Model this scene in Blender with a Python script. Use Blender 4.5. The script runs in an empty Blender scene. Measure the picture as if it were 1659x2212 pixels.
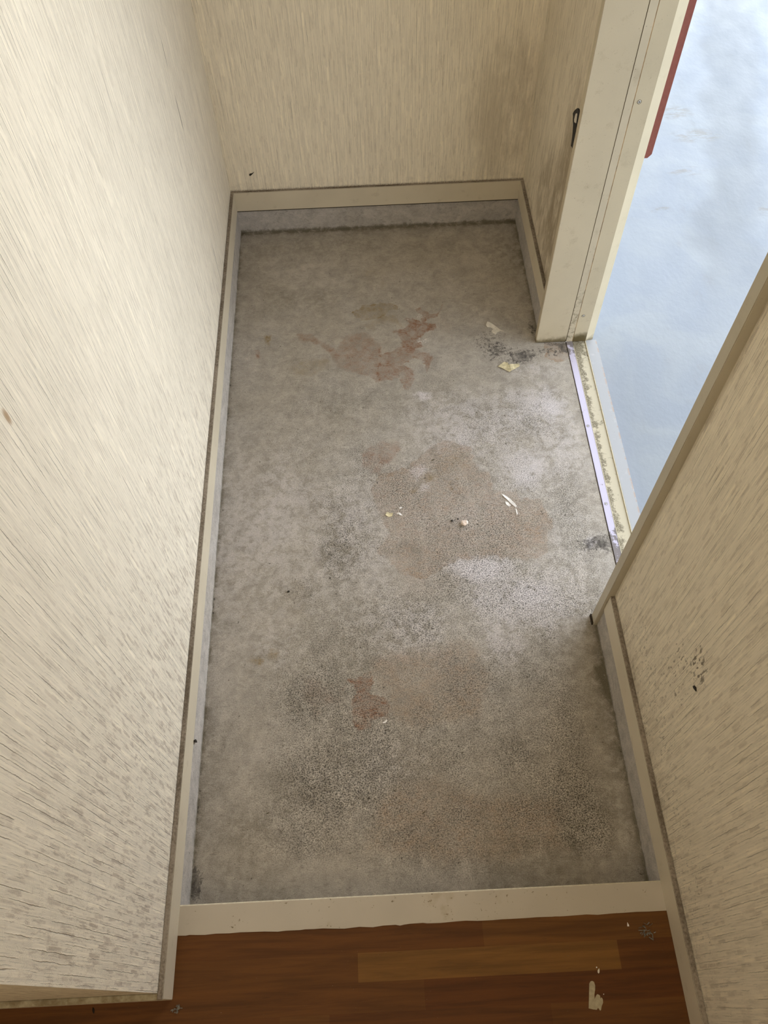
import bpy, bmesh, math, random
import numpy as np
from mathutils import Vector, Matrix

# ------------------------------------------------------------------ camera
SC = bpy.context.scene
COL = SC.collection
CAM = (0.3811, -0.1768, 1.6349)
F_PX = 1716.8258

def cam_matrix(pitch, yaw, roll):
    return (Matrix.Rotation(math.radians(yaw), 3, 'Z') @ Matrix.Rotation(math.radians(pitch), 3, 'X')
            @ Matrix.Rotation(math.radians(roll), 3, 'Z'))

CM = cam_matrix(31.9486, -0.8424, -2.0038)
cd = bpy.data.cameras.new('camera')
cam = bpy.data.objects.new('camera', cd)
COL.objects.link(cam)
cam.matrix_world = Matrix.Translation(CAM) @ CM.to_4x4()
cd.sensor_fit = 'HORIZONTAL'
cd.sensor_width = 36.0
cd.lens = F_PX / 1659 * 36.0
cd.clip_start = 0.02
SC.camera = cam

# ------------------------------------------------------------------ world and light
SC.view_settings.view_transform = 'Standard'
SC.view_settings.look = 'None'
SC.view_settings.gamma = 1.0
SC.view_settings.use_curve_mapping = False
SC.view_settings.exposure = 0.0

world = bpy.data.worlds.new('sky')
SC.world = world
world.use_nodes = True
wb = world.node_tree.nodes['Background']
# bright hazy sky: strongest near the horizon, softer overhead, duller below
wt = world.node_tree
w_tc = wt.nodes.new('ShaderNodeTexCoord')
w_sp = wt.nodes.new('ShaderNodeSeparateXYZ')
w_cr = wt.nodes.new('ShaderNodeValToRGB')
w_mr = wt.nodes.new('ShaderNodeMapRange')
w_mr.inputs['From Min'].default_value = -1.0
w_mr.inputs['From Max'].default_value = 1.0
wt.links.new(w_tc.outputs['Generated'], w_sp.inputs[0])
wt.links.new(w_sp.outputs[2], w_mr.inputs['Value'])
wt.links.new(w_mr.outputs[0], w_cr.inputs[0])
el = w_cr.color_ramp.elements
el[0].position, el[0].color = 0.30, (0.40, 0.41, 0.41, 1)
el[1].position, el[1].color = 0.495, (0.58, 0.60, 0.61, 1)
for pos, c3 in ((0.52, (0.96, 0.98, 1.0)), (0.66, (0.86, 0.92, 1.0)), (0.95, (0.36, 0.43, 0.52))):
    e = el.new(pos)
    e.color = (*c3, 1)
wt.links.new(w_cr.outputs[0], wb.inputs[0])
# the sky is brighter towards the open end of the landing (the hazy sun's side)
w_dp = wt.nodes.new('ShaderNodeVectorMath')
w_dp.operation = 'DOT_PRODUCT'
w_dp.inputs[1].default_value = (0.45, 0.893, 0.0)
wt.links.new(w_tc.outputs['Generated'], w_dp.inputs[0])
w_ms = wt.nodes.new('ShaderNodeMapRange')
w_ms.inputs['From Min'].default_value = -0.6
w_ms.inputs['From Max'].default_value = 1.0
w_ms.inputs['To Min'].default_value = 1.5
w_ms.inputs['To Max'].default_value = 7.9
wt.links.new(w_dp.outputs['Value'], w_ms.inputs['Value'])
wt.links.new(w_ms.outputs[0], wb.inputs[1])

def area(name, loc, rot, sx, sy, power, col):
    ld = bpy.data.lights.new(name, 'AREA')
    ld.shape = 'RECTANGLE'
    ld.size, ld.size_y, ld.energy, ld.color = sx, sy, power, col
    o = bpy.data.objects.new(name, ld)
    COL.objects.link(o)
    o.location, o.rotation_euler = loc, rot
    return o

# unseen warm entrance lamp, and a fill light added over the hall behind
area('unseen_entrance_light', (0.42, 0.75, 2.36), (0, 0, 0), 0.35, 0.35, 1.6, (1.0, 0.84, 0.58))
area('hall_fill_light', (0.0, -1.5, 2.36), (0, 0, 0), 1.6, 1.6, 21.0, (1.0, 0.85, 0.62))

# ------------------------------------------------------------------ measures (metres)
ZH, ZT = 0.0847, 0.1488          # hall floor, top of the baseboards
W = 0.85                          # between baseboard faces
T = 0.0094                        # baseboard thickness
YB = 1.8833                       # back baseboard face
YS, YSF = -0.0064, -0.0535        # step board edges
YCO = -0.1496                     # outer corner of the left wall's baseboard
XC, YC0, YC1 = 0.8446, 0.5199, 0.5439
YJ, XJ = 1.3712, 0.8411
X1, X2, X3, X4 = 0.9258, 0.9435, 0.9802, 1.0112
CEIL = 2.40
DOORH = 2.02
XO = 0.985                        # outer face of the door wall

def at(u, v, ax, val):
    """world point where the sight line through image point (u, v) meets the plane axis=val"""
    d = CM @ Vector(((u - 829.5) / F_PX, -(v - 1106) / F_PX, -1))
    t = (val - CAM[ax]) / d[ax]
    return Vector(CAM) + d * t

# ------------------------------------------------------------------ node helpers
class NT:
    def __init__(self, name):
        self.m = bpy.data.materials.new(name)
        self.m.use_nodes = True
        self.t = self.m.node_tree
        self.b = self.t.nodes['Principled BSDF']
        self.b.inputs['Roughness'].default_value = 0.6
        g = self.t.nodes.new('ShaderNodeNewGeometry')
        self.pos = g.outputs['Position']
    def link(self, a, b):
        self.t.links.new(a, b)
    def set(self, sock, v):
        if isinstance(v, bpy.types.NodeSocket):
            self.link(v, sock)
        elif isinstance(v, (tuple, list)) and len(v) == 3 and sock.type == 'RGBA':
            sock.default_value = (*v, 1)
        else:
            sock.default_value = v
    def math(self, op, a, b=None, c=None, clamp=False):
        n = self.t.nodes.new('ShaderNodeMath')
        n.operation = op
        n.use_clamp = clamp
        for i, v in enumerate((a, b, c)):
            if v is not None:
                self.set(n.inputs[i], v)
        return n.outputs[0]
    def sep(self, v):
        n = self.t.nodes.new('ShaderNodeSeparateXYZ')
        self.link(v, n.inputs[0])
        return n.outputs
    def comb(self, x=0, y=0, z=0):
        n = self.t.nodes.new('ShaderNodeCombineXYZ')
        for i, v in enumerate((x, y, z)):
            self.set(n.inputs[i], v)
        return n.outputs[0]
    def noise(self, vec, scale, detail=3, rough=0.55, dist=0.0):
        n = self.t.nodes.new('ShaderNodeTexNoise')
        self.link(vec, n.inputs['Vector'])
        n.inputs['Scale'].default_value = scale
        n.inputs['Detail'].default_value = detail
        n.inputs['Roughness'].default_value = rough
        n.inputs['Distortion'].default_value = dist
        return n.outputs[0]
    def white(self, vec):
        n = self.t.nodes.new('ShaderNodeTexWhiteNoise')
        n.noise_dimensions = '3D'
        self.link(vec, n.inputs['Vector'])
        return n.outputs['Value']
    def vmul(self, vec, s):
        n = self.t.nodes.new('ShaderNodeVectorMath')
        n.operation = 'MULTIPLY'
        self.link(vec, n.inputs[0])
        n.inputs[1].default_value = s
        return n.outputs[0]
    def sstep(self, v, lo, hi, a=0.0, b=1.0):
        n = self.t.nodes.new('ShaderNodeMapRange')
        n.interpolation_type = 'SMOOTHSTEP'
        for k, x in zip(('Value', 'From Min', 'From Max', 'To Min', 'To Max'), (v, lo, hi, a, b)):
            self.set(n.inputs[k], x)
        return n.outputs[0]
    def mix(self, fac, a, b):
        n = self.t.nodes.new('ShaderNodeMix')
        n.data_type = 'RGBA'
        self.set(n.inputs[0], fac)
        self.set(n.inputs[6], a)
        self.set(n.inputs[7], b)
        return n.outputs[2]
    def scale(self, col, f):          # colour times scalar
        n = self.t.nodes.new('ShaderNodeVectorMath')
        n.operation = 'SCALE'
        self.set(n.inputs[0], col)
        self.set(n.inputs['Scale'], f)
        return n.outputs[0]
    def attr(self, name):
        n = self.t.nodes.new('ShaderNodeAttribute')
        n.attribute_name = name
        s = self.t.nodes.new('ShaderNodeSeparateColor')
        self.link(n.outputs['Color'], s.inputs[0])
        return s.outputs[0], s.outputs[1], s.outputs[2], n.outputs['Alpha']
    def bump(self, h, strength, dist):
        n = self.t.nodes.new('ShaderNodeBump')
        n.inputs['Strength'].default_value = strength
        n.inputs['Distance'].default_value = dist
        self.link(h, n.inputs['Height'])
        self.link(n.outputs[0], self.b.inputs['Normal'])
    def out(self, col, rough=None, spec=None, metal=None):
        self.set(self.b.inputs['Base Color'], col)
        if rough is not None:
            self.set(self.b.inputs['Roughness'], rough)
        if spec is not None:
            self.b.inputs['Specular IOR Level'].default_value = spec
        if metal is not None:
            self.b.inputs['Metallic'].default_value = metal
        return self.m

def lin(r, g, b):
    f = lambda c: (c / 255 / 12.92) if c <= 10 else ((c / 255 + 0.055) / 1.055) ** 2.4
    return (f(r), f(g), f(b))

# ------------------------------------------------------------------ wallpaper
def wallpaper(name, axis, base=(0.75, 0.665, 0.515), spots=(), seam=None, low_dirt=0.5, con=1.0, sheen_fade=False):
    n = NT(name)
    p = n.sep(n.pos)
    u0, v = p[axis], p[2]
    wob = n.noise(n.comb(n.math('MULTIPLY', u0, 60.0), n.math('MULTIPLY', v, 25.0), 0.0), 1.0, 2)
    wob2 = n.noise(n.comb(n.math('MULTIPLY', u0, 90.0), n.math('MULTIPLY', v, 190.0), 3.0), 1.0, 2)
    u = n.math('ADD', n.math('ADD', u0, n.math('MULTIPLY', n.math('SUBTRACT', wob, 0.5), 0.0034)), n.math('MULTIPLY', n.math('SUBTRACT', wob2, 0.5), 0.0016))
    # narrow columns broken into printed dashes of random length, softened by a stretched mottling
    cu = n.math('DIVIDE', u, 0.0056)
    ci = n.math('FLOOR', cu)
    rc = n.white(n.comb(ci, 3.0, 0.0))
    cv = n.math('ADD', n.math('DIVIDE', v, n.math('ADD', 0.030, n.math('MULTIPLY', rc, 0.026))), n.math('MULTIPLY', rc, 37.0))
    ri = n.math('FLOOR', cv)
    h = n.white(n.comb(ci, ri, 5.0))
    fu = n.math('FRACT', cu)
    fv = n.math('FRACT', cv)
    edge = n.math('MULTIPLY', n.sstep(n.math('ABSOLUTE', n.math('SUBTRACT', fu, 0.5)), 0.52, 0.30),
                  n.sstep(n.math('ABSOLUTE', n.math('SUBTRACT', fv, 0.5)), 0.52, 0.38))
    mot = n.noise(n.comb(n.math('MULTIPLY', u, 150.0), n.math('MULTIPLY', v, 24.0), 7.0), 1.0, 3, 0.6)
    dash = n.math('MULTIPLY', n.math('MULTIPLY', n.sstep(h, 0.66, 0.92), edge), n.sstep(mot, 0.36, 0.56))
    if sheen_fade:      # print contrast painted down high up and far off, where grazing light hides it
        fd = n.sstep(n.math('ADD', v, n.math('MULTIPLY', u0, 0.45)), 1.05, 0.45, 0.28, 1.0)
        dash = n.math('MULTIPLY', dash, fd)
        mot = n.math('ADD', 0.5, n.math('MULTIPLY', n.math('SUBTRACT', mot, 0.5), fd))
    dash = n.math('MAXIMUM', dash, n.math('MULTIPLY', n.sstep(mot, 0.54, 0.64), 0.75 if con > 0.9 else 0.35))
    pale = n.math('MULTIPLY', n.sstep(h, 0.10, 0.04), edge)
    # long thin embossed grooves between the columns, each with a raised lip
    g0 = n.math('DIVIDE', u, 0.0102)
    gf = n.math('MULTIPLY', n.math('SUBTRACT', n.math('FRACT', g0), 0.5), 0.0102)
    gd = n.math('ABSOLUTE', gf)
    gm = n.noise(n.comb(n.math('MULTIPLY', n.math('FLOOR', g0), 7.3), n.math('MULTIPLY', v, 9.0), 2.0), 1.0, 4, 0.65)
    gmask = n.sstep(gm, 0.42, 0.60)
    groove = n.math('MULTIPLY', n.sstep(gd, 0.0007, 0.00015), gmask)
    lip = n.math('MULTIPLY', n.sstep(n.math('ABSOLUTE', n.math('SUBTRACT', gf, 0.0010)), 0.0007, 0.0002), gmask)
    # finer secondary grooves
    g1 = n.math('DIVIDE', u, 0.0034)
    g1d = n.math('MULTIPLY', n.math('ABSOLUTE', n.math('SUBTRACT', n.math('FRACT', g1), 0.5)), 0.0034)
    g1m = n.noise(n.comb(n.math('MULTIPLY', n.math('FLOOR', g1), 5.1), n.math('MULTIPLY', v, 22.0), 6.0), 1.0, 3, 0.6)
    fineg = n.math('MULTIPLY', n.sstep(g1d, 0.0006, 0.0001), n.sstep(g1m, 0.50, 0.64))
    # fine slanted comb marks, leaning one way or the other by block
    side = n.math('SUBTRACT', n.math('MULTIPLY', n.math('GREATER_THAN', n.white(n.comb(n.math('FLOOR', n.math('DIVIDE', u, 0.0102)), n.math('FLOOR', n.math('DIVIDE', v, 0.05)), 9.0)), 0.5), 2.0), 1.0)
    ph = n.math('ADD', n.math('MULTIPLY', v, 2300.0), n.math('MULTIPLY', n.math('MULTIPLY', u, side), 1300.0))
    comb = n.math('SINE', n.math('ADD', ph, n.math('MULTIPLY', n.noise(n.pos, 220.0, 1), 9.0)))
    cm = n.sstep(n.noise(n.pos, 70.0, 2), 0.44, 0.56)
    combm = n.math('MULTIPLY', comb, n.math('MULTIPLY', cm, n.math('SUBTRACT', 1.0, pale)))
    combm = n.math('MULTIPLY', combm, n.math('MULTIPLY', fd, fd) if sheen_fade else con * con)
    streak = n.noise(n.comb(n.math('MULTIPLY', u0, 380.0), n.math('MULTIPLY', v, 9.0), 0.0), 1.0, 4, 0.6)
    broad = n.noise(n.comb(n.math('MULTIPLY', u0, 110.0), n.math('MULTIPLY', v, 2.6), 4.0), 1.0, 4, 0.65)
    soil = n.noise(n.pos, 3.2, 3)
    col = n.mix(n.math('MULTIPLY', dash, 0.95 * con), base, (base[0] * 0.68, base[1] * 0.645, base[2] * 0.625))
    col = n.mix(pale, col, (base[0] * 1.07, base[1] * 1.07, base[2] * 1.06))
    col = n.scale(col, n.sstep(streak, 0.25, 0.75, 0.88, 1.09))
    col = n.scale(col, n.sstep(broad, 0.3, 0.7, 0.95, 1.04))
    col = n.scale(col, n.math('SUBTRACT', 1.0, n.math('MULTIPLY', groove, 0.42 * (0.4 + 0.6 * con))))
    col = n.scale(col, n.math('SUBTRACT', 1.0, n.math('MULTIPLY', fineg, 0.30)))
    col = n.scale(col, n.math('ADD', 1.0, n.math('MULTIPLY', lip, 0.07)))
    col = n.scale(col, n.math('ADD', 1.0, n.math('MULTIPLY', combm, 0.10)))
    col = n.scale(col, n.sstep(soil, 0.3, 0.7, 1.02, 0.97))
    # grime creeping up from the baseboard
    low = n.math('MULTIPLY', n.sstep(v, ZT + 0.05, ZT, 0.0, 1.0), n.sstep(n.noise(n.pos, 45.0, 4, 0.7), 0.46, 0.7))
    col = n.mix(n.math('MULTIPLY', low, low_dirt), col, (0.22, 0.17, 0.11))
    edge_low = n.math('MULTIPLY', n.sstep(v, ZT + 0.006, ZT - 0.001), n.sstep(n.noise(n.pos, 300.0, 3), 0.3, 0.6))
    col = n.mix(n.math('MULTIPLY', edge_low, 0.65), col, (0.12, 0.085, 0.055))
    for (cx, cz, ru, rv, sc, thr, amt, dc) in spots:
        du = n.math('DIVIDE', n.math('SUBTRACT', u0, cx), ru)
        dv = n.math('DIVIDE', n.math('SUBTRACT', v, cz), rv)
        r2 = n.math('ADD', n.math('MULTIPLY', du, du), n.math('MULTIPLY', dv, dv))
        f = n.sstep(r2, 1.0, 0.0)
        s = n.noise(n.comb(n.math('MULTIPLY', u0, sc), n.math('MULTIPLY', v, sc * 0.38), cx), 1.0, 5, 0.68)
        k = n.sstep(n.math('ADD', s, n.math('MULTIPLY', f, 0.16)), thr, thr + (0.08 if sc > 100 else 0.30))
        col = n.mix(n.math('MULTIPLY', n.math('MULTIPLY', k, f), amt), col, dc)
    if seam is not None:
        d = n.math('ABSOLUTE', n.math('SUBTRACT', u0, seam))
        wv = None
        for z0, z1, am in ((0.10, 0.275, 0.55), (0.49, 0.545, 0.5), (0.60, 0.665, 0.95), (0.735, 0.785, 0.7)):
            q = n.math('MULTIPLY', n.math('MULTIPLY', n.sstep(v, z0 - 0.012, z0 + 0.012), n.sstep(v, z1 + 0.012, z1 - 0.012)), am)
            wv = q if wv is None else n.math('ADD', wv, q)
        sm = n.math('MULTIPLY', n.sstep(d, 0.0022, 0.0010), wv)
        col = n.mix(sm, col, (0.06, 0.05, 0.035))
    hgt = n.math('SUBTRACT', n.math('ADD', n.math('MULTIPLY', streak, 0.5), n.math('ADD', n.math('MULTIPLY', combm, 0.35), n.math('MULTIPLY', lip, 0.45))),
                 n.math('ADD', n.math('MULTIPLY', groove, 0.7), n.math('MULTIPLY', dash, 0.30)))
    n.bump(hgt, 0.45 + 0.3 * con, 0.0008)
    return n.out(col, 0.72, 0.25)

DK = (0.10, 0.075, 0.05)
BR = (0.27, 0.205, 0.125)
_b = at(15, 900, 0, -T)
M_WALL_L = wallpaper('wallpaper_left', 1, spots=((_b[1], _b[2], 0.006, 0.016, 150.0, 0.2, 0.8, (0.34, 0.20, 0.08)),), base=(0.84, 0.765, 0.625), sheen_fade=True, seam=1.494, low_dirt=0.25)
M_WALL_B = wallpaper('wallpaper_back', 0, base=(0.85, 0.76, 0.595), con=0.35, low_dirt=0.2,  # same paper, dash contrast lowered in the colour for its missing sheen
                     spots=((0.80, 0.35, 0.16, 0.32, 12.0, 0.46, 0.35, BR),))
M_WALL_R = wallpaper('wallpaper_right', 1, con=0.65, low_dirt=0.55, spots=(
    (1.47, 0.36, 0.12, 0.42, 30.0, 0.42, 0.75, BR), (1.60, 0.28, 0.16, 0.22, 38.0, 0.46, 0.6, BR),
    (0.245, 0.47, 0.045, 0.06, 150.0, 0.64, 0.85, DK), (0.27, 0.38, 0.10, 0.14, 170.0, 0.71, 0.7, DK),
    (0.30, 0.22, 0.35, 0.20, 190.0, 0.72, 0.5, DK), (0.0, 0.22, 0.35, 0.12, 190.0, 0.73, 0.5, DK), (0.28, 0.16, 0.3, 0.11, 28.0, 0.50, 0.25, BR)))
M_WALL_H = wallpaper('wallpaper_hall', 0)

# ------------------------------------------------------------------ painted wood, dust, metal
def paint(name, col, dirt=0.3, dcol=(0.16, 0.12, 0.07), rough=0.45, scale=60.0, foot=None, foot_amt=0.7, foot_len=0.022):
    n = NT(name)
    big = n.noise(n.pos, 7.0, 3)
    sp = n.noise(n.pos, scale * 6, 3, 0.6)
    sm = n.noise(n.pos, scale * 0.6, 4, 0.6)
    c = n.scale(col, n.sstep(big, 0.3, 0.7, 0.95, 1.04))
    k = n.math('MULTIPLY', n.sstep(sp, 0.64, 0.70), n.sstep(sm, 0.45, 0.6))
    c = n.mix(n.math('MULTIPLY', k, dirt), c, dcol)
    c = n.mix(n.math('MULTIPLY', n.sstep(sm, 0.58, 0.72), dirt * 0.5), c, (0.35, 0.28, 0.18))
    if foot is not None:
        z = n.sep(n.pos)[2]
        hh = n.math('ADD', z, n.math('MULTIPLY', n.noise(n.pos, 55.0, 4, 0.65), -0.03))
        f = n.sstep(hh, foot, foot - foot_len)
        if foot_len > 0.05:
            f = n.math('MULTIPLY', f, n.sstep(n.noise(n.pos, 75.0, 5, 0.75), 0.46, 0.66))
        c = n.mix(n.math('MULTIPLY', f, foot_amt), c, (0.13, 0.10, 0.045))
    n.bump(n.noise(n.pos, 180.0, 3), 0.12, 0.0006)
    return n.out(c, rough, 0.4)

CREAM = (0.55, 0.475, 0.34)
M_BASE = paint('baseboard_paint', (0.62, 0.545, 0.41), 0.5)
M_STEP = paint('step_paint', (0.47, 0.415, 0.335), 1.0, scale=30.0)
M_JAMB = paint('jamb_paint', CREAM, 0.5, foot=0.012, foot_amt=0.9)
M_CASE = paint('casing_paint', (0.50, 0.45, 0.34), 0.35, foot=0.004, foot_amt=0.4)
M_STRIP = paint('stop_strip_paint', (0.56, 0.49, 0.36), 0.8, scale=30.0, foot=0.30, foot_len=0.27, foot_amt=0.7)
M_STEEL = paint('frame_steel_paint', (0.57, 0.495, 0.35), 0.4, foot=0.022, foot_amt=1.0, rough=0.35)
M_BEVEL = paint('frame_edge_paint', (0.66, 0.58, 0.41), 0.2, foot=0.004, rough=0.35)
M_RISER_L = None

def dust(name, a, b, scale=220.0):
    n = NT(name)
    z = n.noise(n.pos, scale, 4, 0.7)
    z2 = n.noise(n.pos, 9.0, 3, 0.6)
    c = n.mix(n.sstep(n.math('ADD', n.math('MULTIPLY', z, 0.5), n.math('MULTIPLY', z2, 0.5)), 0.38, 0.62), a, b)
    n.bump(z, 0.6, 0.002)
    return n.out(c, 0.95, 0.1)
M_DUST = dust('dusty_ledge', (0.33, 0.28, 0.225), (0.15, 0.12, 0.09))
M_DUSTY_CREAM = dust('dirty_cream_ledge', (0.50, 0.45, 0.33), (0.26, 0.21, 0.13), 60.0)

def flat(name, col, rough=0.7, spec=0.3, metal=0.0, var=0.12, scale=150.0, bump=0.2):
    n = NT(name)
    z = n.noise(n.pos, scale, 3, 0.6)
    c = n.scale(col, n.sstep(z, 0.3, 0.7, 1 - var, 1 + var))
    n.bump(z, bump, 0.0006)
    return n.out(c, rough, spec, metal)

M_LINE = flat('bright_edge', (0.62, 0.56, 0.42), 0.5)
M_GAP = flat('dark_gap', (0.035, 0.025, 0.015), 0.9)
M_RUSTLINE = flat('rusty_joint', (0.36, 0.24, 0.12), 0.8, var=0.5, scale=40.0)
M_PAPER = flat('torn_paper', (0.62, 0.56, 0.46), 0.85, var=0.1)
M_PAPER_Y = flat('yellowed_paper', (0.62, 0.54, 0.34), 0.85, var=0.2)
M_PAPER_W = flat('white_paper', (0.80, 0.76, 0.72), 0.85, var=0.1)
M_PAPER_P = flat('pinkish_crumb', (0.78, 0.64, 0.54), 0.85, var=0.25)
M_BLACK = flat('black_residue', (0.006, 0.006, 0.010), 0.5, 0.2, var=0.3, bump=0.5)
M_BUG = flat('dark_husk', (0.02, 0.015, 0.01), 0.6)
M_LINT = flat('grey_lint', (0.16, 0.145, 0.12), 0.95, var=0.4)
M_RED = flat('red_brown_paint', (0.235, 0.072, 0.05), 0.42, 0.4, var=0.07, scale=90.0)
M_SCREW = flat('screw_metal', (0.62, 0.60, 0.56), 0.35, 0.5, 0.6)
M_PLASTER = flat('ceiling_board', (0.74, 0.72, 0.66), 0.9)
M_EXT = flat('outside_wall_paint', (0.66, 0.66, 0.64), 0.8)

# aluminium strip with smears
n = NT('aluminium_strip')
z = n.noise(n.pos, 38.0, 4, 0.7)
yy = n.sep(n.pos)[1]
ends = n.math('ADD', n.sstep(yy, 1.27, 1.36), n.sstep(yy, 0.80, 0.74))
k = n.math('MULTIPLY', n.sstep(n.math('ADD', z, n.math('MULTIPLY', ends, 0.28)), 0.62, 0.72), 0.85)
M_ALU = n.out(n.mix(k, (0.58, 0.54, 0.68), (0.16, 0.135, 0.11)), n.sstep(k, 0.0, 1.0, 0.35, 0.8), 0.5, 0.15)

# cream threshold channel with black mould
n = NT('threshold_cream')
p = n.sep(n.pos)
z = n.noise(n.pos, 42.0, 5, 0.72)
near_alu = n.sstep(p[0], X2 + 0.026, X2 + 0.002)
jm = n.sstep(p[1], YJ - 0.16, YJ)
k = n.sstep(n.math('ADD', z, n.math('ADD', n.math('MULTIPLY', near_alu, 0.20), n.math('MULTIPLY', jm, 0.12))), 0.56, 0.68)
fine = n.sstep(n.noise(n.pos, 500.0, 3, 0.7), 0.30, 0.55)
c = n.mix(n.math('MULTIPLY', n.math('MULTIPLY', k, fine), 0.85), (0.56, 0.50, 0.37), (0.10, 0.08, 0.045))
n.bump(z, 0.3, 0.001)
M_THR = n.out(c, 0.7, 0.3)

n = NT('sill_paint')
z = n.noise(n.pos, 30.0, 4, 0.65)
sp = n.noise(n.pos, 260.0, 3, 0.6)
c = n.mix(n.sstep(z, 0.55, 0.72), (0.40, 0.405, 0.42), (0.47, 0.47, 0.48))
c = n.mix(n.math('MULTIPLY', n.sstep(sp, 0.68, 0.74), 0.6), c, (0.22, 0.18, 0.14))
pe = n.sep(n.pos)
rusty = n.math('MULTIPLY', n.sstep(pe[0], X4 - 0.006, X4 - 0.001), n.sstep(n.noise(n.pos, 70.0, 3, 0.6), 0.46, 0.58))
c = n.mix(n.math('MULTIPLY', rusty, 0.7), c, (0.45, 0.30, 0.20))
M_SILL = n.out(c, 0.55, 0.4)

# outside floor: glossy pale blue coating
n = NT('outside_floor_coating')
w = n.noise(n.pos, 4.0, 4, 0.6, 0.6)
w2 = n.noise(n.vmul(n.pos, (1.0, 0.55, 1.0)), 13.0, 4, 0.6)
sp = n.noise(n.pos, 190.0, 2, 0.5)
c = n.mix(n.sstep(w, 0.38, 0.66), (0.258, 0.285, 0.325), (0.295, 0.318, 0.342))
c = n.mix(n.math('MULTIPLY', n.sstep(w2, 0.60, 0.74), 0.35), c, (0.25, 0.25, 0.25))
c = n.mix(n.math('MULTIPLY', n.sstep(sp, 0.73, 0.76), 0.5), c, (0.22, 0.24, 0.26))
# a broad grey reflection painted into the coating, and a few tan smears
pp = n.sep(n.pos)
tl = n.math('ADD', n.math('SUBTRACT', pp[0], n.math('ADD', 1.02, n.math('MULTIPLY', pp[1], 0.275))),
            n.math('MULTIPLY', n.math('SUBTRACT', n.noise(n.pos, 3.0, 3), 0.5), 0.30))
reflection = n.math('MULTIPLY', n.sstep(n.math('ABSOLUTE', tl), 0.13, 0.05), n.sstep(pp[1], 1.35, 1.9))
c = n.mix(n.math('MULTIPLY', reflection, 0.6), c, (0.20, 0.215, 0.23))
for (cx, cy, rx, ry) in ((1.54, 2.33, 0.11, 0.05), (1.50, 2.47, 0.08, 0.05), (1.46, 2.14, 0.08, 0.03), (1.33, 1.95, 0.05, 0.02), (1.66, 1.92, 0.03, 0.03)):
    dx = n.math('DIVIDE', n.math('SUBTRACT', pp[0], cx), rx)
    dy = n.math('DIVIDE', n.math('SUBTRACT', pp[1], cy), ry)
    f = n.sstep(n.math('ADD', n.math('MULTIPLY', dx, dx), n.math('MULTIPLY', dy, dy)), 1.0, 0.1)
    s = n.sstep(n.noise(n.vmul(n.pos, (0.5, 1.4, 1.0)), 38.0, 4, 0.65), 0.42, 0.62)
    c = n.mix(n.math('MULTIPLY', n.math('MULTIPLY', f, s), 0.6), c, (0.215, 0.20, 0.165))
tex = n.math('ADD', n.noise(n.vmul(n.pos, (1.0, 0.6, 1.0)), 60.0, 5, 0.6), n.math('MULTIPLY', w2, 0.8))
n.bump(tex, 0.22, 0.003)
M_OUT = n.out(c, n.sstep(w2, 0.3, 0.7, 0.45, 0.6), 0.3)

# hall flooring: laminate strips, tone per strip from a colour attribute
n = NT('hall_laminate')
tone, _, _, _ = n.attr('tone')
g = n.noise(n.vmul(n.pos, (5.0, 85.0, 1.0)), 1.0, 5, 0.62, 0.4)
g2 = n.noise(n.vmul(n.pos, (28.0, 520.0, 1.0)), 1.0, 3, 0.6)
c = n.mix(tone, (0.086, 0.026, 0.005), (0.165, 0.076, 0.017))
c = n.scale(c, n.sstep(g, 0.3, 0.72, 1.22, 0.74))
c = n.mix(n.math('MULTIPLY', n.sstep(g2, 0.64, 0.75), 0.45), c, (0.03, 0.012, 0.005))
c = n.mix(n.math('MULTIPLY', n.sstep(n.noise(n.pos, 600.0, 2), 0.775, 0.79), 0.8), c, (0.5, 0.42, 0.32))
c = n.mix(n.math('MULTIPLY', n.sstep(n.noise(n.pos, 14.0, 4, 0.7), 0.68, 0.76), 0.4), c, (0.10, 0.095, 0.085))
n.bump(g2, 0.08, 0.0004)
M_WOOD = n.out(c, 0.5, 0.22)

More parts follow.
